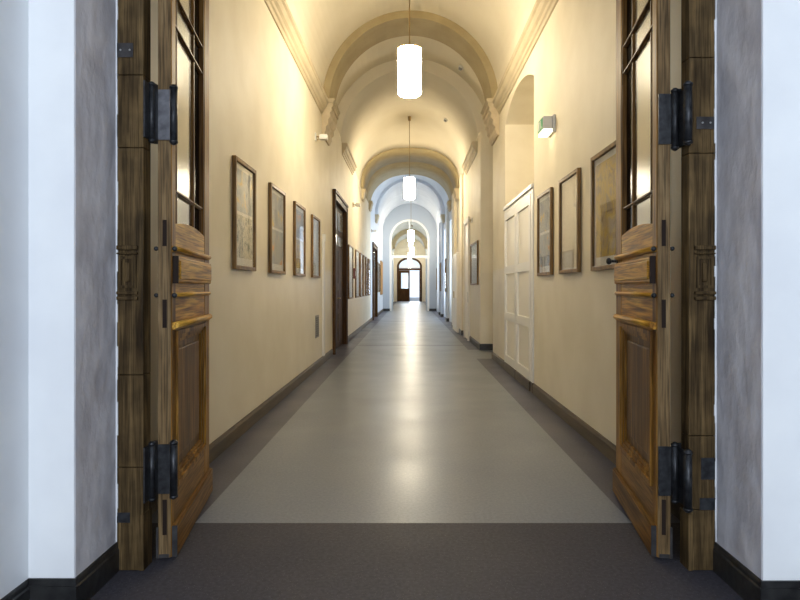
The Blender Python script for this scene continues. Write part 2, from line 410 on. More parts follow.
loft([(13.55, -1.5, 1.5, ZS, ZC, 2), (16.6, -1.5, 1.5, ZS, ZC, 2), (17.4, -1.5, 1.51, ZS, 6.05, 2.02), (18.0, -1.5, 1.52, 4.5, 5.98, 2.08), (18.5, -1.5, 1.53, 4.46, 5.86, 2.18), (18.8, -1.5, 1.53, 4.42, 5.74, 2.3), (19.0, -1.5, 1.53, 4.40, 5.60, 2.4)], M['vault'], 'cream barrel vault over the second lamp')
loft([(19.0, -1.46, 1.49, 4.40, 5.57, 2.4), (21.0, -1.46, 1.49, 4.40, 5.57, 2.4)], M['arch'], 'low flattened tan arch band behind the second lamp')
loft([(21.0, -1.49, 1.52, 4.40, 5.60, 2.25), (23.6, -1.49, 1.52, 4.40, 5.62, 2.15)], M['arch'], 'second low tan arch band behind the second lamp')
vault(23.6, PART+.3, -1.5, 1.535, ZS, ZC, M['far_daylit'], 'daylight-tinted barrel vault before the glazed partition')
vault(PART+.3, END, -1.5, 1.535, ZS, ZC, M['far_daylit'], 'barrel vault beyond the glazed partition')
# transverse ribs standing on corbels
def rib(y0, y1, d, mat, n, label, xl=-1.5, xr=1.535, zs=ZS, zc=ZC):
    s = MB(); s.ring(prof(xl+d, xr-d, zs-.02, zc-d), prof(xl, xr, zs-.02, zc+.002), y0, y1)
    return S(s.build('trim_%d' % n, mat), label, 'arch')
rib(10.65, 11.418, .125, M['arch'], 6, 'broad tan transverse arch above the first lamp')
rib(26.9, 27.6, .12, M['far_daylit'], 7, 'daylight-tinted transverse arch before the glazed partition')
rib(42.0, 42.8, .2, M['far_daylit'], 8, 'daylight-tinted transverse arch behind the glazed partition')
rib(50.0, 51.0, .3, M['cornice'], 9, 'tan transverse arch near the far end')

def corbel(side, y0, y1, k, mat, label, xw, h=.55, d=.16, ztop=ZS-.02):
    sg = 1 if side < 0 else -1
    steps = [(0, d*1.12), (.07, d*1.12), (.07, d*.98), (.14, d*.98), (.17, d*.82), (.25, d*.82), (.29, d*.62), (.37, d*.62), (.41, d*.40), (.47, d*.40), (h, .03), (h, 0), (0, 0)]
    pts = [(xw+sg*q, ztop-p*h/.55) for p, q in steps]
    s = MB(); s.prism(pts, y0, y1)
    return S(s.build('trim_%d' % k, mat), label, 'corbel')
corbel(-1, 10.60, 11.42, 10, M['stone'], 'stepped stone corbel under the left end of the first arch', -1.5, .55, .17, 4.47)
corbel(1, 10.60, 11.42, 11, M['stone'], 'stepped stone corbel under the right end of the first arch', 1.535, .55, .17, 4.47)
corbel(-1, 19.3, 20.0, 12, M['cornice'], 'small corbel on the left wall behind the second lamp', -1.5, .42, .12, 4.4)
corbel(1, 19.3, 20.0, 13, M['cornice'], 'small corbel on the right wall behind the second lamp', 1.535, .42, .12, 4.4)
corbel(-1, 22.7, 23.4, 14, M['stone'], 'small dark corbel on the left wall, second behind the second lamp', -1.5, .42, .12)
corbel(1, 22.7, 23.4, 15, M['stone'], 'small dark corbel on the right wall, second behind the second lamp', 1.535, .42, .12)
corbel(-1, 26.9, 27.6, 16, M['stone'], 'small dark corbel on the left wall nearest the glazed partition', -1.5, .42, .14)
corbel(1, 26.9, 27.6, 17, M['stone'], 'small dark corbel on the right wall nearest the glazed partition', 1.535, .42, .14)

for sd, xw, n, lb in ((-1, -1.5, 30, 'left'), (1, 1.535, 31, 'right')):
    sg = 1 if sd < 0 else -1; s = MB()
    for d, z0, z1, e in ((.205, 4.47, 4.50, .03), (.225, 4.50, 4.53, .045)): s.box((xw, 10.60-e, z0), (xw+sg*d, 11.419, z1), 0, .004)
    S(s.build('trim_%d' % n, M['cornice']), 'moulded cap between the first arch and its corbel, %s side' % lb, 'moulding')
def cornice(side, y0, y1, n, label, xw):
    sg = 1 if side < 0 else -1
    pr = [(0, 4.26), (.02, 4.26), (.03, 4.30), (.05, 4.31), (.055, 4.35), (.085, 4.37), (.10, 4.41), (.10, 4.435), (.125, 4.45), (.125, 4.50), (.10, 4.52), (0, 4.52)]
    s = MB(); s.prism([(xw+sg*a, b) for a, b in pr], y0, y1)
    return S(s.build('trim_%d' % n, M['cornice']), label, 'cornice')
cornice(-1, YD1, 10.55, 18, 'long moulded cornice on the left wall before the first arch', -1.5)
cornice(1, YD1, 10.55, 19, 'long moulded cornice on the right wall before the first arch', 1.535)
cornice(-1, YL(341.8), YL(352.2), 20, 'short moulded cornice on the left wall behind the first arch', -1.5)
cornice(1, 13.6, 16.2, 21, 'short moulded cornice on the right wall behind the first arch', 1.49)

# skirtings
def skirt(x, y0, y1, sg, label, name, mat=None, h=.128):
    s = MB(); pr = [(0, 0), (.022, 0), (.022, h-.025), (.012, h-.008), (.012, h), (0, h)]
    s.prism([(x+sg*a, b) for a, b in pr], y0, y1)
    return S(s.build(name, mat or M['skirt']), label, 'baseboard')
skirt(-1.5, YD1, d1[0]-.12, 1, 'brown skirting along the near left wall', 'baseboard_left')
skirt(-1.5, d1[1]+.12, d2[0]-.12, 1, 'grey-brown skirting between the two dark doors', 'baseboard_left')
skirt(-1.5, d2[1]+.12, PART, 1, 'dark skirting on the left before the glazed partition', 'baseboard_left')
skirt(1.535, YD1, NY0-.03, -1, 'brown skirting along the near right wall', 'baseboard_right')
skirt(1.535, NY1+.02, 11.42, -1, 'short brown skirting between the cupboard and the first arch', 'baseboard_right')
S(MB().box((1.47, 12.98, 0), (2.28, 13.0, .13), 0, .003).build('baseboard_right', M['skirt_black']), 'black skirting across the face of the pier', 'baseboard')
skirt(1.49, 13.0, 17.08, -1, 'grey-brown skirting along the side of the pier', 'baseboard_right')

# ------------------------------------------------------------------ entrance: plaster reveals, skirtings, oak door frame
XL0, XR0 = -1.347, 1.408
s = MB(); s.box((XL0, 2.50, 0), (-3.0, 2.97, 5.2)); S(s.build('wall_entrance_left', [M['reveal']]), 'rough plaster reveal left of the oak door frame, shade put into its grey', 'wall')
s = MB(); s.box((XR0, 2.48, 0), (3.0, 2.97, 5.2)); S(s.build('wall_entrance_right', [M['reveal']]), 'rough plaster reveal right of the oak door frame, shade put into its grey', 'wall')
s = MB(); s.box((-1.35, 2.495, 0), (-3.0, 2.4995, 5.2)); s.box((-1.533, 1.2, 0), (-3.0, 2.495, 5.2)); S(s.build('wall_vestibule_left', M['white_wall']), 'bluish white wall stepping out left of the doorway', 'wall')
s = MB(); s.box((1.411, 2.475, 0), (3.0, 2.4795, 5.2)); s.box((1.60, 1.2, 0), (3.0, 2.475, 5.2)); S(s.build('wall_vestibule_right', M['white_wall']), 'bluish white wall stepping out right of the doorway', 'wall')
s = MB(); s.box((XL0, 2.50, 3.75), (XR0, 2.97, 5.2)); S(s.build('wall_above_door', M['white_wall']), 'white wall above the oak doorway', 'wall')
s = MB(); s.box((-4.5, -4.6, 0), (-4.3, 1.2, 5.2)); s.box((-4.3, 1.0, 0), (-3.0, 1.2, 5.2)); S(s.build('wall_room_left', M['white_wall']), 'white side wall of the room behind the camera, left', 'wall')
s = MB(); s.box((4.5, -4.6, 0), (4.3, 1.2, 5.2)); s.box((4.3, 1.0, 0), (3.0, 1.2, 5.2)); S(s.build('wall_room_right', M['white_wall']), 'white side wall of the room behind the camera, right', 'wall')
s = MB(); s.box((-4.3, -4.6, 0), (-1.9, -4.4, 5.2)); s.box((1.9, -4.6, 0), (4.3, -4.4, 5.2)); s.box((-1.9, -4.6, 0), (1.9, -4.4, .7)); s.box((-1.9, -4.6, 4.1), (1.9, -4.4, 5.2))
S(s.build('wall_back', M['white_wall']), 'white wall with a big window behind the camera', 'wall')
S(MB().box((-4.5, -4.6, 5.2), (4.5, 2.95, 5.4)).build('ceiling', M['white_wall']), 'white ceiling of the room before the doors', 'ceiling')
s = MB(); pr = lambda x, sg, h=.133: [(x, 0), (x+sg*.013, 0), (x+sg*.013, h-.035), (x+sg*.008, h-.028), (x+sg*.008, h-.012), (x+sg*.004, h), (x, h)]
s.prism(pr(XL0, 1), 2.4955, YD0)
s.box((XL0+.013, 2.482, 0), (-1.533, 2.495, .105)); s.box((XL0+.008, 2.487, .105), (-1.533, 2.495, .133), 0)
s.prism(pr(-1.533, 1), 1.2, 2.4815); S(s.build('baseboard_entrance_left', M['skirt_black']), 'black moulded skirting round the plaster step left of the doorway', 'baseboard')
s = MB(); s.prism(pr(XR0, -1), 2.4755, YD0)
s.box((XR0-.013, 2.462, 0), (1.60, 2.475, .105)); s.box((XR0-.008, 2.467, .105), (1.60, 2.475, .133), 0)
s.prism(pr(1.60, -1), 1.2, 2.4615); S(s.build('baseboard_entrance_right', M['skirt_black']), 'black moulded skirting round the plaster step right of the doorway', 'baseboard')

for sg, xx, nm in ((-1, XL0, 'left'), (1, XR0, 'right')):
    s = MB(); z = .135
    while z < 3.7:
        h = random.uniform(.03, .12); wd = random.uniform(.003, .009)
        s.box((xx, YD0-.006, z), (xx-sg*wd, YD0-.0003, z+h)); z += h
    S(s.build('trim_%d' % (32 if sg < 0 else 33), M['white_wall']), 'ragged white plaster edge against the %s oak door post' % nm, 'plaster edge')
def jamb(sg, x0, x1, n, label, plates):
    """x0 = plaster side, x1 = opening side"""
    r = S(empty('trim_%d' % n, ((x0+x1)/2, YD0, 0)), label, 'door frame'); cx = (x0+x1)/2
    X0, X1 = x0-cx, x1-cx; Yf = 0
    def X(t): return X0+(X1-X0)*t
    # post in three lengths with visible scarf joints
    s = MB(); zs = [0, .475, .90, 1.945, 2.28, 3.75] if sg < 0 else [0, .28, .62, 1.92, 2.36, 3.75]
    for a, b in zip(zs[:-1], zs[1:]): s.box((X0, Yf, a+.0012), (X1, Yf+.085, b-.0012), 0, .004)
    s.build('post', M['jamb'], r)
    s = MB(); s.box((X0, Yf+.086, 0), (X(.86), Yf+.12, 3.75)); s.build('rebate_strip', M['oak_panel'], r)
    s = MB()
    for (za, zb) in ((1.475, 1.495), (1.455, 1.462), (1.27, 1.285), (1.245, 1.262)): s.box((X(.02), -.018, za), (X(.82), 0, zb), 0, .004)
    s.build('moulding', M['jamb'], r)
    s = MB(); a0, a1 = X(.08), X(.74); lo, hi = min(a0, a1), max(a0, a1)
    s.box((lo, -.008, 1.30), (lo+.012, 0, 1.445)); s.box((hi-.012, -.008, 1.30), (hi, 0, 1.445)); s.box((lo+.012, -.008, 1.30), (hi-.012, 0, 1.312)); s.box((lo+.012, -.008, 1.433), (hi-.012, 0, 1.445))
    s.box((lo+.028, -.010, 1.328), (hi-.028, 0, 1.417), 0, .006)
    s.build('carved_panel', M['jamb'], r)
    for (t0, t1, za, zb, screws) in plates:
        q = MB().box((X(t0), -.004, za), (X(t1), 0, zb), 0, .001).build('metal_plate', M['iron_grey'] if screws else M['iron'], r)
        for u in screws: MB().cyl((X(u), -.004, (za+zb)/2), (X(u), -.007, (za+zb)/2), .0045, n=10).build('screw', M['grille'], q)
    # black shoe at the foot on the inner corner
    s = MB(); a0, a1 = X(.86), X(1.03); s.box((a0, -.004, .0), (a1, .09, .26), 0, .003); 
    s.build('foot_shoe', M['jamb'], r)
    return r
jamb(-1, -1.344, -1.224, 22, 'weathered oak door post on the left with iron plates', [(0, .62, 2.36, 2.425, (.15, .5)), (0, .5, .222, .268, ())])
jamb(1, 1.405, 1.285, 23, 'weathered oak door post on the right with iron plates', [(0.05, .72, 2.03, 2.087, (.2, .5)), (0, .55, .42, .52, ()), (0, .6, .28, .335, ())])
S(MB().box((-1.344, YD0, 3.75), (1.405, YD0+.12, 3.95)).build('trim_24', M['jamb']), 'oak head beam above the doorway', 'door frame')

def leaf(sg, loc, ang, n, label):
    """u runs from hinge edge (0) to free edge (W); v>0 goes towards the corridor wall"""
    W, T, H = .997, .064, 3.62
    r = S(empty('door_%d' % n, loc, ang), label, 'door'); V = lambda v: sg*v
    def B(name, parts, mat, bev=0, parent=None):
        s = MB()
        for (u0, u1, v0, v1, z0, z1) in parts: s.box((u0, V(v0), z0), (u1, V(v1), z1), 0, bev)
        return s.build(name, mat, parent or r)
    # stiles: the hinge stile shows its weathered edge
    s = MB(); s.box((0.004, V(0), .012), (.085, V(T), H), 0, .003); s.box((0, V(.004), .0125), (.0045, V(T-.002), H-.001), 1)
    s.build('stile', [M['oak'], M['oak_edge']], r)
    B('stile', [(.84, W, 0, T, .012, H)], M['oak'], .003)
    B('top_rail', [(.085, .84, 0, T, 3.40, H)], M['oak_h'])
    # middle rails
    s = MB(); ap = arc_pts(.0851, .8399, 1.615, 1.64)
    s.prism([(a, z) for a, z in ap]+[(.8399, 1.09), (.0851, 1.09)], V(0.002), V(T-.004)); s.build('lock_rail', M['oak_h'], r)
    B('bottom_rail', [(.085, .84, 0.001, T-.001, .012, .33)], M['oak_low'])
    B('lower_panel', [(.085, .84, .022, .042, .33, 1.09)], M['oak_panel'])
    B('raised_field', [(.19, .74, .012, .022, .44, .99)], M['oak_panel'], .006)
    # bolection moulding round the lower panel
    s = MB()
    for (d, v) in ((0, -.012), (.022, .0), (.04, .010)):
        a, b, c, d_ = .085+d, .845-d, .325+d, 1.09-d; t = .022
        s.box((a, V(v), c), (a+t, V(.022), d_)); s.box((b-t, V(v), c), (b, V(.022), d_)); s.box((a+t, V(v), c), (b-t, V(.022), c+t)); s.box((a+t, V(v), d_-t), (b-t, V(.022), d_))
    s.build('panel_moulding', M['oak'], r)
    for (z, h, p) in ((1.488, .030, .026), (1.265, .026, .024), (1.118, .040, .030)):
        s = MB(); s.box((.006, V(-p*.55), z-h*.45), (.93, V(0), z+h*.45), 0, .003); s.cyl((.012, V(-p*.55), z+h*.1), (.925, V(-p*.55), z+h*.1), h*.38, n=12)
        mo = s.build('cross_moulding', M['oak_h'], r)
        if z > 1.2:
            MB().sph((.006, V(-p*.5), z), .013).build('end_cap', M['iron'], mo)
            MB().sph((.006, V(T+p*.3), z), .011).build('end_cap', M['iron'], mo)
    s = MB(); s.box((.03, V(-.024), 1.325), (.93, V(.0), 1.452), 0, .008); s.box((.06, V(-.031), 1.343), (.90, V(-.02), 1.434), 0, .005)
    fld = s.build('raised_panel', M['oak_h'], r)
    MB().box((.022, V(-.026), 1.322), (.032, V(.0), 1.455)).build('panel_end', M['plate'], fld)
    # kick board
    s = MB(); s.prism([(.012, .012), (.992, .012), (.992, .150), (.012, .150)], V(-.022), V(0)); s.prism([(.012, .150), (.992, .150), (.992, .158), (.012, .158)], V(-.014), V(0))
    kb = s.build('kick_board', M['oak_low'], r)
    MB().box((.006, V(-.024), .012), (.013, V(.0), .160)).build('board_end', M['iron_grey'], kb)
    # glazing
    gz0, gz1 = 1.60, 3.41
    s = MB()
    for u in (.192, .62): s.box((u-.009, V(.018), 1.62), (u+.009, V(.046), 3.40))
    for z in (1.785, 2.61, 2.77):
        s.box((.085, V(.019), z-.009), (.84, V(.045), z+.009))
        s.box((.085, V(.010), z-.004), (.84, V(.02), z+.004))
    s.box((.085, V(.004), 1.60), (.099, V(.05), 3.40)); s.box((.826, V(.004), 1.60), (.84, V(.05), 3.40))
    s.build('glazing_bars', M['oak_panel'], r)
    MB().box((.201, V(.030), 1.605), (.611, V(.034), 3.40)).build('window_pane', M['door_glass'], r)
    s = MB(); s.box((.099, V(.030), 1.605), (.183, V(.034), 3.40)); s.box((.629, V(.030), 1.605), (.826, V(.034), 3.40)); s.build('margin_pane', M['margin_glass'], r)
    # mortise plates on the hinge edge
    for (a, b) in ((1.50, 1.625), (1.11, 1.245), (.122, .29)):
        MB().box((-.003, V(.022), a), (.001, V(.041), b)).build('edge_plate', M['plate'], r)
    B('edge_foot', [(-.004, .003, T-.004, T+.006, .012, .16), (-.003, .003, .012, T-.006, .012, .03)], M['iron_grey'])
    return r
angL = math.atan2(.987, -.139); angR = math.atan2(.987, .134)
leafL = leaf(1, (-1.137, 2.963, 0), angL, 1, 'open glazed oak door leaf on the left')
leafR = leaf(-1, (1.182, 2.963, 0), angR, 2, 'open glazed oak door leaf on the right with a black knob')
# knob on the right leaf near its free edge
kn = MB().cyl((.955, 0, 1.47), (.955, .035, 1.47), .009).sph((.955, .052, 1.47), .022, (1, .8, 1)).cyl((.955, 0, 1.47), (.955, .006, 1.47), .02).build('door_knob', M['iron'], leafR)
MB().box((.95, 0, 1.36), (.975, .003, 1.43)).build('key_plate', M['iron_grey'], leafR)

# double-action spring hinges
def hinge(sg, za, zb, label, xe, yj):
    """xe: |x| of the leaf edge's inner corner, outer corner is xe+.064"""
    r = S(empty('trim_%d' % hinge.n, (sg*(xe+.03), 2.955, za)), label, 'hinge'); hinge.n += 1
    h = zb-za; X = lambda x: sg*(x-xe-.03)
    MB().box((X(xe+.004), -.005, .02), (X(xe+.075), .004, h-.02), 0, .001).build('hinge_plate', M['iron_worn'] if (za > 1 and sg < 0) else M['iron'], r)
    def barrel(x, y, z0, z1, rad):
        s = MB(); s.cyl((x, y, z0+.02), (x, y, z1-.02), rad, n=18)
        for z in (z0+.02, z1-.02): s.sph((x, y, z), rad*1.02, (1, 1, .9)); s.cyl((x, y, z-.005), (x, y, z+.005), rad*1.13, n=18)
        s.build('hinge_barrel', M['iron'], r)
    if sg < 0:
        barrel(X(xe+.074), -.040, -.012, h+.012, .0150); barrel(X(xe-.016), -.006, -.01, h+.008, .0175)
        MB().box((X(xe+.06), -.03, .0), (X(xe+.078), -.005, h)).box((X(xe+.079), -.106, .01), (X(xe+.0865), -.02, h-.01)).build('hinge_arm', M['iron'], r)
    else:
        barrel(X(xe+.078), -.012, -.02, h+.01, .0165); barrel(X(xe+.089), -.125, -.02, h+.004, .0185)
        MB().box((X(xe+.078), -.016, .0), (X(xe+.118), -.008, h)).box((X(xe+.092), -.110, .0), (X(xe+.102), -.012, h-.02)).build('hinge_arm', M['iron'], r)
    return r
hinge.n = 25
hinge(-1, 1.985, 2.265, 'upper iron spring hinge of the left door leaf', 1.137, 0)
hinge(-1, .30, .575, 'lower iron spring hinge of the left door leaf', 1.137, 0)
hinge(1, 1.965, 2.245, 'upper iron spring hinge of the right door leaf', 1.182, 0)
hinge(1, .29, .565, 'lower iron spring hinge of the right door leaf', 1.182, 0)

# ------------------------------------------------------------------ dark doors in the left wall
def dark_door(y0, y1, zt, n, label):
    r = S(empty('door_%d' % n, (-1.5, (y0+y1)/2, 0)), label, 'door'); h = (y1-y0)/2
    c = .14
    s = MB(); s.box((-.12, -h, 0), (.045, -h+c, zt)); s.box((-.12, h-c, 0), (.045, h, zt)); s.box((-.12, -h+c, zt-c), (.045, h-c, zt)); s.box((-.0, -h-.03, zt-.03), (.07, h+.03, zt+.03), 0, .01)
    s.box((0.045, -h+.02, 0), (.06, -h+.06, zt-.05)); s.box((0.045, h-.06, 0), (.06, h-.02, zt-.05))
    s.build('casing', M['dark_wood'], r)
    for sgn in (-1, 1):
        a, b = (-h+c+.003, -.003) if sgn < 0 else (.003, h-c-.003)
        lf = MB().box((-.10, a, .01), (-.05, b, zt-c-.003)).build('door_leaf', M['dark_wood'], r)
        for (z0, z1, g) in ((.15, .75, 0), (.85, 1.25, 0), (1.40, 2.1, 0), (2.2, 2.42, 1), (2.55, zt-c-.12, 1)):
            k = MB().box((-.05, a+.12, z0), (-.04, b-.12, z1), 0, .004).build('glass_pane' if g else 'door_panel', M['door_refl'] if g else M['dark_wood'], lf)
    MB().cyl((-.05, .05, 1.08), (0.0, .05, 1.08), .01).box((-.005, .04, 1.07), (.008, .16, 1.09)).build('door_handle', M['brass'], r)
    return r
M['door_refl'] = simple('pale_door_pane', (.35, .35, .34), .12)
dark_door(*d1, 3, 'dark brown panelled double door in the left wall, the nearer one')
dark_door(*d2, 4, 'narrow-looking dark brown door in the far left wall')

# pale door in the right wall behind the pier
def pale_door(y0, y1, zt, x, n, label):
    r = S(empty('door_%d' % n, (x, (y0+y1)/2, 0)), label, 'door'); h = (y1-y0)/2
    s = MB(); s.box((-.06, -h, 0), (0, -h+.12, zt)); s.box((-.06, h-.12, 0), (0, h, zt)); s.box((-.06, -h+.12, zt-.12), (0, h-.12, zt)); s.build('casing', M['cream_paint'], r)
    lf = MB().box((-.03, -h+.122, .01), (0, h-.122, zt-.122)).build('door_leaf', M['cream_paint'], r)
    for z0, z1 in ((.3, 1.0), (1.2, 1.9), (2.05, zt-.35)): MB().box((-.036, -h+.25, z0), (-.03, h-.25, z1)).build('door_panel', M['cream_paint'], lf)
    MB().box((-.062, -h+.0, .95), (-.058, -h+.06, 1.2)).build('lock_plate', M['grille'], r)
pale_door(15.2, 16.4, 3.05, 1.49, 5, 'pale cream door in the side of the right pier')

# ------------------------------------------------------------------ cupboard in the niche
cy0, cy1 = NY0+.005, NY1-.005
cup = tag(empty('built_in_cupboard', (1.535, (cy0+cy1)/2, 0)), 'white double-door cupboard filling the arched niche in the right wall', 'cupboard')
c0, c1 = cy0-(cy0+cy1)/2, cy1-(cy0+cy1)/2; ym = YR(517.3)-(cy0+cy1)/2
s = MB(); s.box((-.015, c0, .128), (.6, c0+.13, 2.50)); s.box((-.015, c1-.06, 0), (.6, c1, 2.50)); s.box((-.012, c0, 2.50), (.6, c1, 2.55)); s.box((-.035, c0, 2.54), (.6, c1, 2.59), 0, .004); s.box((.55, c0+.13, 0), (.6, c1-.06, 2.5))
s.build('body', M['white_paint'], cup)
MB().box((-.02, c0, .002), (.5, c0+.12, .127), 0, .002).build('plinth', M['skirt'], cup)
for (a, b) in ((c0+.135, ym-.012), (ym+.012, c1-.066)):
    s = MB(); X0, X1 = -.02, .015; t = .11
    s.box((X0, a, .13), (X1, a+t, 2.49)); s.box((X0, b-t, .13), (X1, b, 2.49))
    for z0, z1 in ((.13, .25), (.80, .92), (1.52, 1.64), (2.36, 2.49)): s.box((X0, a+t, z0), (X1, b-t, z1))
    dr = s.build('cupboard_door', M['white_paint'], cup)
    for z0, z1 in ((.25, .80), (.92, 1.52), (1.64, 2.36)): MB().box((.0, a+t, z0), (.012, b-t, z1)).build('door_panel', M['cream_paint'], dr)
    MB().box((-.035, a, .004), (X1-.01, b, .127), 0, .002).build('plinth', M['skirt'], cup)

# ------------------------------------------------------------------ framed pictures
def picture(x, y0, y1, z0, z1, style, label, group, seed=0, rail=None, fw=.035):
    """x wall plane; sg +1 when it faces +x"""
    sg = 1 if x < 0 else -1
    r = tag(empty('picture_frame', (x+sg*.003, (y0+y1)/2, z0)), label, 'picture', group); h = (y1-y0)/2; H = z1-z0
    X = lambda v: sg*v
    s = MB(); D = .035
    s.box((0, -h, 0), (X(D), -h+fw, H), 0, .003); s.box((0, h-fw, 0), (X(D), h, H), 0, .003)
    s.box((0, -h+fw, 0), (X(D), h-fw, fw), 0, .003); s.box((0, -h+fw, H-fw), (X(D), h-fw, H), 0, .003)
    s.build('frame', M['frame_wood'], r)
    bd = MB().box((X(.002), -h+fw, fw), (X(.012), h-fw, H-fw)).build('mount', M['mat_board'], r)
    if style == 'two':
        MB().box((X(.012), -h+fw+.05, H*.53), (X(.014), h-fw-.05, H-fw-.05)).build('print', PR[(seed*2) % 5], bd)
        MB().box((X(.012), -h+fw+.05, fw+.07), (X(.014), h-fw-.05, H*.50)).build('print', PR[(seed*2+1) % 5], bd)
    elif style == 'one':
        MB().box((X(.012), -h+fw+.05, fw+.07), (X(.014), h-fw-.05, H-fw-.05)).build('print', PR[seed % 5], bd)
    else:
        MB().box((X(.012), -h+fw+.02, fw+.02), (X(.014), h-fw-.02, H-fw-.02)).build('print', M['blank'] if style == 'blank' else M['blank_warm'], bd)
    MB().box((X(.018), -h+fw, fw), (X(.020), h-fw, H-fw)).build('glass', M['pic_glass'], r)
    return r
GL = 'framed prints on the near left wall'
for i, (a, b, st, sd, lb) in enumerate([
    (231.5, 252.5, 'two', 0, 'largest-looking framed double print, first on the left wall beside the open oak door'),
    (268.0, 282.7, 'two', 1, 'framed double print with a yellow patch, second from the oak door on the left wall'),
    (292.8, 303.2, 'two', 4, 'framed double print, third from the oak door on the left wall'),
    (310.7, 318.2, 'blank', 0, 'framed pale bluish sheet, fourth from the oak door on the left wall')]):
    picture(-1.5, YL(a), YL(b), 1.46, 2.42, st, lb, GL, sd)
GR = 'framed prints on the near right wall'
for (a, b, st, sd, lb) in [
    (553.8, 540.0, 'two', 1, 'small-looking framed double print on the right wall beside the white cupboard'),
    (581.6, 562.3, 'blank_warm', 0, 'framed blank-looking sheet between two prints on the near right wall'),
    (624.5, 595.0, 'one', 4, 'framed brown print on the right wall partly hidden by the open oak door')]:
    picture(1.535, YR(a), YR(b), 1.44, 2.375, st, lb, GR, sd)
GM = 'row of tall frames between the two dark doors'
for k, (a, b) in enumerate([(347.8, 352.0), (355.0, 358.6), (359.6, 361.9), (362.7, 364.6), (365.3, 367.0), (367.8, 369.4)]):
    picture(-1.5, YL(a), YL(b), 1.03, 2.36, 'blank',
            'tall framed sheet, '+['nearest of the row of six', 'second of the row of six', 'third of the row of six', 'fourth of the row of six', 'fifth of the row of six', 'farthest of the row of six'][k]+' behind the first dark door', GM, k)
picture(1.49, 1.49*FPX/(478.7-409.5), 1.49*FPX/(471.8-409.5), 1.37, 2.33, 'blank', 'dark-framed sheet on the side of the pier on the right', 'frames on the far right wall', 1)
for (a, b, z0, z1, st, sd, lb) in [
    (436.9, 436.2, 1.2, 2.4, 'blank', 2, 'small far framed sheet on the right wall nearest the glazed partition'),
    (440.8, 440.0, 1.2, 2.5, 'one', 1, 'small far frame on the right wall just before the last window')]:
    picture(1.535, YR(a), YR(b), z0, z1, st, lb, 'frames on the far right wall', sd)
picture(1.44, 24.05, 24.85, 1.15, 2.45, 'one', 'brown print on the third pilaster of the right wall', 'frames on the far right wall', 4)
picture(1.44, 27.95, 28.75, 1.15, 2.45, 'one', 'brown print on the fourth pilaster of the right wall', 'frames on the far right wall', 4)
# left, far
for k, (y0, y1, lb) in enumerate([(28.8, 29.8, 'framed sheet on the far left daylight-tinted wall, nearer of two'), (30.4, 31.4, 'framed sheet on the far left daylight-tinted wall, farther of two')]):
    picture(-1.5, y0, y1, 1.1, 2.5, 'blank', lb, 'frames on the far left wall', k)

# ------------------------------------------------------------------ lamps
def copy_tree(o, parent=None):
    c = o.copy(); col.objects.link(c)
    if parent is not None: c.parent = parent
    for ch in [q for q in bpy.data.objects if q.parent == o]: copy_tree(ch, c)
    return c
def lantern():
    r = empty('pendant_lamp', (0.0, 7.92, 3.765)); R = .155; Hh = .60
    s = MB(); s.cyl((0, 0, .03), (0, 0, Hh-.02), R, n=10); s.cyl((0, 0, .0), (0, 0, .03), R*.86, R, n=10)
    s.build('lamp_shade', M['lamp'], r)
    s = MB()
    for k in range(10):
        a = 2*PI*(k+.5)/10+PI/10*0; x, y = (R+.001)*math.cos(a), (R+.001)*math.sin(a)
        s.cyl((x, y, Hh-.13), (x, y, Hh), .004, n=6)
    s.cyl((0, 0, Hh-.02), (0, 0, Hh-.006), R+.006, n=10); s.cyl((0, 0, Hh-.006), (0, 0, Hh+.05), R*.9, .02, n=10)
    s.build('cap', M['brass'], r)
    MB().cyl((0, 0, Hh+.05), (0, 0, ZC-3.765-.02), .009, n=10).build('rod', M['rod'], r)
    MB().cyl((0, 0, ZC-3.765-.13), (0, 0, ZC-3.765-.0), .035, .05, n=16).build('ceiling_rose', M['rod'], r)
    return r
L1 = lantern()
LG = 'pendant lamps along the corridor'
tag(L1, 'glowing ten-sided pendant lamp hanging nearest, before the first arch', 'lamp', LG)
for (y, x, lb) in [(17.2, 0, 'second nearest glowing pendant lamp, before the low flattened arch'),
                (32.9, .08, 'third glowing pendant lamp, just before the glazed partition'),
                (47.0, .20, 'fourth glowing pendant lamp, beyond the glazed partition'),
                (56.5, .02, 'farthest and lowest glowing pendant lamp, before the end doors')]:
    c = copy_tree(L1); c.location = (x, y, 3.765); tag(c, lb, 'lamp', LG)

# ------------------------------------------------------------------ small wall things
def spot(x, y, z, label, mats, ln=.20):
    sg = 1 if x < 0 else -1
    r = tag(empty('wall_light', (x, y, z)), label, 'wall light', None)
    MB().box((0, -.04, -.06), (sg*.02, .04, .06), 0, .004).build('back_plate', mats, r)
    MB().box((sg*.02, -.01, -.01), (sg*.08, .01, .01)).cyl((sg*.03, 0, -.05), (sg*.1, 0, .0), .006, n=8).build('bracket', M['rod'], r)
    MB().box((sg*.07, -.06, -.045), (sg*ln, .06, .035), 0, .012).build('lamp_head', M['plastic'], r)
    return r
spot(-1.5, 9.85, 3.70, 'small white wall light on a bracket below the first left corbel', M['plastic'])
spot(-1.5, 16.4, 3.50, 'small brass-coloured wall light above the row of tall frames', M['brass'])
spot(-1.5, 24.4, 3.55, 'small far brass-coloured wall light above the far dark door', M['brass'])
spot(1.49, 14.7, 2.91, 'small cream wall light beside the pale door on the right', M['plastic'], .10)
e = tag(empty('emergency_light', (1.535, 6.65, 2.945)), 'white box emergency light with green exit sign on the near right wall', 'emergency light')
MB().box((0, -.14, 0), (-.03, .14, .18), 0, .004).build('back_plate', M['plastic'], e)
MB().box((-.03, -.13, .03), (-.13, .13, .165), 0, .008).build('housing', M['plastic'], e)
MB().box((-.035, -.125, .0), (-.125, .125, .029), 0, .004).build('lamp_lens', M['lit_small'], e)
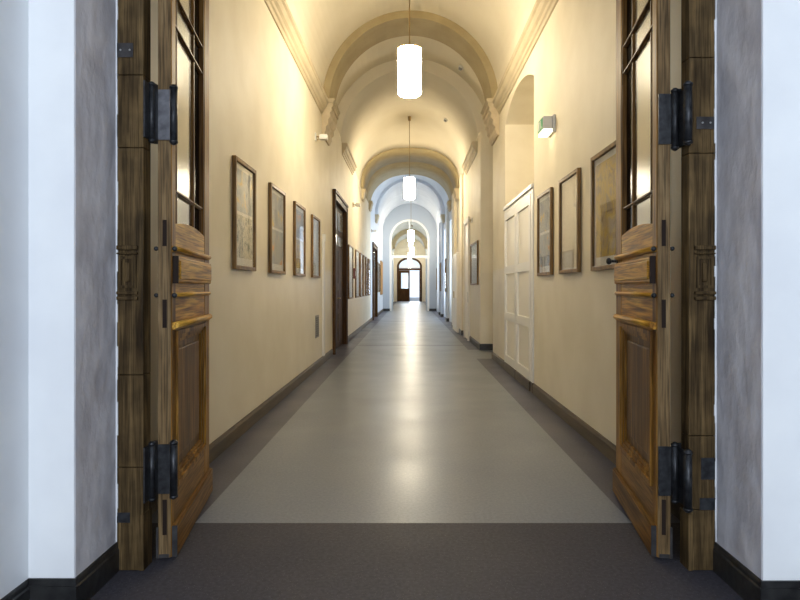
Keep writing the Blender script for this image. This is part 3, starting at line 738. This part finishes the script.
sg_ = MB().box((-.131, -.115, .04), (-.135, .115, .155)).build('exit_sign', M['green'], e)
s = MB(); s.box((-.1355, .02, .05), (-.1365, .09, .145)); s.sph((-.136, -.02, .133), .012, (.1, 1, 1)); s.box((-.1355, -.035, .08), (-.1365, -.01, .12)); s.box((-.1355, -.06, .055), (-.1365, -.025, .075)); s.build('running_figure', M['plastic'], sg_)

# cable duct and grille on the left wall before the first dark door
cd = tag(empty('cable_duct', (-1.5, 10.72, .13)), 'narrow pale vertical cable duct on the left wall before the dark door', 'cable duct')
MB().box((0, -.09, 0), (.03, .09, 1.98), 0, .003).build('duct', M['plastic'], cd)
MB().box((0, -.06, 1.98), (.05, .06, 2.10), 0, .005).build('junction_box', M['plastic'], cd)
vg = tag(empty('vent_grille', (-1.5, 10.02, .50)), 'small grey vent grille low on the left wall', 'vent')
MB().box((0, -.17, 0), (.012, .17, .36), 0, .003).build('frame', M['grille'], vg)
s = MB()
for k in range(9): s.box((.012, -.14, .03+k*.035), (.018, .14, .045+k*.035))
s.build('slats', M['iron_grey'], vg)
fa = tag(empty('fire_call_point', (-1.5, 16.62, 1.55)), 'small red fire call point between the first two tall frames', 'alarm')
M['red'] = simple('red_plastic', (.22, .05, .03), .4)
MB().box((0, -.07, 0), (.05, .07, .28), 0, .006).build('housing', M['red'], fa); MB().box((.05, -.04, .08), (.053, .04, .2)).build('glass', M['plastic'], fa)
def detector(x, y, z, lb, tilt=0):
    r = tag(empty('smoke_detector', (x, y, z)), lb, 'smoke detector', 'smoke detectors on the vault'); r.rotation_euler = (0, tilt, 0)
    MB().cyl((0, 0, -.025), (0, 0, .02), .055, n=20).build('base', M['plastic'], r); MB().cyl((0, 0, -.06), (0, 0, -.025), .03, .045, n=20).build('sensor', M['grille'], r)
def on_vault(x, h, zs, zc, c=0.0): return zs+(zc-zs)*math.sqrt(1-((x-c)/h)**2)
x = 1.08; detector(x, 13.0, on_vault(x, 1.74, ZS, 6.32, .02)-.02, 'smoke detector on the raised vault bay behind the first arch', math.atan2(x*.6, 1.5))
x = .95; detector(x, 16.2, on_vault(x, 1.5, ZS, ZC, .0)-.02, 'smoke detector on the vault beside the second lamp', math.atan2(x, 1.3))

# cupboards and boards further down on the right and left
wc = tag(empty('tall_cabinet', (1.50, 18.92, 0)), 'tall cream cabinet against the right wall behind the first pilaster', 'cabinet')
MB().box((-.12, -.9, 0), (.03, .9, 2.35), 0, .004).build('body', M['cream_paint'], wc)
for k in (-1, 1):
    dd = MB().box((-.14, min(k*.02, k*.87), .12), (-.12, max(k*.02, k*.87), 2.3), 0, .004).build('cabinet_door', M['white_paint'], wc)
    MB().box((-.155, k*.08-.01, 1.0), (-.14, k*.08+.01, 1.2)).build('handle', M['brass'], dd)
nb = tag(empty('notice_board', (-1.5, 32.6, .95)), 'orange-brown notice board on the left before the glazed partition', 'notice board')
MB().box((0, -.9, 0), (.05, .9, 1.75), 0, .004).build('board', M['board'], nb)
MB().box((.05, -.9, 0), (.06, -.86, 1.75)).box((.05, .86, 0), (.06, .9, 1.75)).box((.05, -.86, 0), (.06, .86, .04)).box((.05, -.86, 1.71), (.06, .86, 1.75)).build('frame', M['frame_wood'], nb)

# ------------------------------------------------------------------ glazed partition
s = MB(); hw = 1.13
inn = [(-hw, 0)]+prof(-hw, hw, 4.05, 5.20)+[(hw, 0)]
out = [(-1.5, 0)]+[(-1.5+(3.035)*i/NP if False else p[0], p[1]) for p in prof(-1.499, 1.534, ZS, ZC)]+[(1.535, 0)]
s.ring(inn, out, PART, PART+.3)
S(s.build('wall_partition', M['blueframe']), 'pale blue-grey arched cross wall holding the glazed screen', 'wall')
for k, (a, b, nm, side) in enumerate(((-1.48, -hw+.02, 'baseboard_left', 'left'), (hw-.02, 1.52, 'baseboard_right', 'right'))):
    S(MB().box((a, PART-.02, 0), (b, PART-.0005, .14)).build(nm, M['skirt_black']), 'black skirting at the %s foot of the glazed screen wall' % side, 'baseboard')
wf = S(empty('window_4', (0.017, PART+.12, 0)), 'white arched fanlight and open door frame of the glazed screen', 'window')
s = MB(); h2 = hw-.001
s.ring([(-h2+.12, 0)]+prof(-h2+.12, h2-.12, 4.05, 5.08)+[(h2-.12, 0)], [(-h2, 0)]+prof(-h2, h2, 4.05, 5.19)+[(h2, 0)], -.05, .05)
wf.location.x = 0; s.box((-h2+.12, -.04, 3.0), (h2-.12, .04, 3.14)); s.box((-.035, -.03, 3.14), (.035, .03, 5.08))
s.build('window_frame', M['white_paint'], wf)
s = MB(); pp = [(-h2+.12, 3.14)]+prof(-h2+.12, h2-.12, 4.05, 5.08)+[(h2-.12, 3.14)]; s.prism(pp, -.004, .004); s.build('glass', M['glass'], wf)
for sgn in (-1, 1):
    s = MB(); xx = sgn*(h2-.15)
    lf = empty('door_leaf', (0, 0, 0)); lf.parent = wf
    s.box((xx-.02, .05, .02), (xx+.02, .15, 2.98)); s.box((xx-.02, .95, .02), (xx+.02, 1.05, 2.98)); s.box((xx-.02, .15, .02), (xx+.02, .95, .5)); s.box((xx-.02, .15, 2.86), (xx+.02, .95, 2.98)); s.build('frame', M['blueframe'], lf)
    MB().box((xx-.003, .15, .5), (xx+.003, .95, 2.86)).build('glass', M['glass'], lf)

# ------------------------------------------------------------------ far end: arched doorway to daylight
s = MB(); he = 1.2
inn = [(-he, 0)]+prof(-he, he, 3.35, 4.25)+[(he, 0)]
out = [(-1.5, 0)]+prof(-1.499, 1.534, ZS, ZC)+[(1.535, 0)]
s.ring(inn, out, END-.2, END); S(s.build('wall_end', M['vault']), 'cream end wall round the brown arched doorway', 'wall')
ed = S(empty('door_6', (0, END-.2, 0)), 'brown double door with fanlight at the far end, right leaf open', 'door')
s = MB(); e2 = he-.001
s.ring([(-e2+.2, 0)]+prof(-e2+.2, e2-.2, 3.35, 4.05)+[(e2-.2, 0)], [(-e2, 0)]+prof(-e2, e2, 3.35, 4.24)+[(e2, 0)], -.05, .1)
s.box((-e2+.2, -.05, 3.0), (e2-.2, .1, 3.2)); s.build('casing', M['dark_wood'], ed)
MB().box((-.98, -.06, 3.25), (.98, -.051, 3.36)).build('white_bar', M['white_paint'], ed)
MB().prism([(-e2+.2, 3.2)]+prof(-e2+.2, e2-.2, 3.35, 4.05)+[(e2-.2, 3.2)], .03, .036).build('fanlight_glass', M['glass'], ed)
s = MB(); s.box((-.998, 0, .01), (-.80, .05, 2.99)); s.box((-.12, 0, .01), (.02, .05, 2.99)); s.box((-.80, 0, .01), (-.12, .05, 1.25)); s.box((-.80, 0, 2.75), (-.12, .05, 2.99))
lf = s.build('door_leaf', M['dark_wood'], ed); MB().box((-.80, .02, 1.25), (-.12, .026, 2.75)).build('glass', M['glass'], lf)
s = MB(); s.box((.95, .06, .01), (.995, .98, 1.0)); s.box((.95, .06, 2.75), (.995, .98, 2.99)); s.box((.95, .06, 1.0), (.995, .2, 2.75)); s.box((.95, .86, 1.0), (.995, .98, 2.75)); lf = s.build('door_leaf', M['dark_wood'], ed)
MB().box((.97, .2, 1.0), (.976, .86, 2.75)).build('glass', M['glass'], lf)
# short daylight lobby behind the end doors with a wide window
s = MB(); s.box((-2.5, END, 0), (-1.8, END+3, 4.6)); s.box((1.8, END, 0), (2.5, END+3, 4.6)); s.box((-1.8, END, 4.4), (1.8, END+3, 4.6)); s.box((-1.8, END+2.9, 0), (1.8, END+3, .35))
S(s.build('wall_lobby', M['far_daylit']), 'white lobby walls behind the end doors', 'wall')
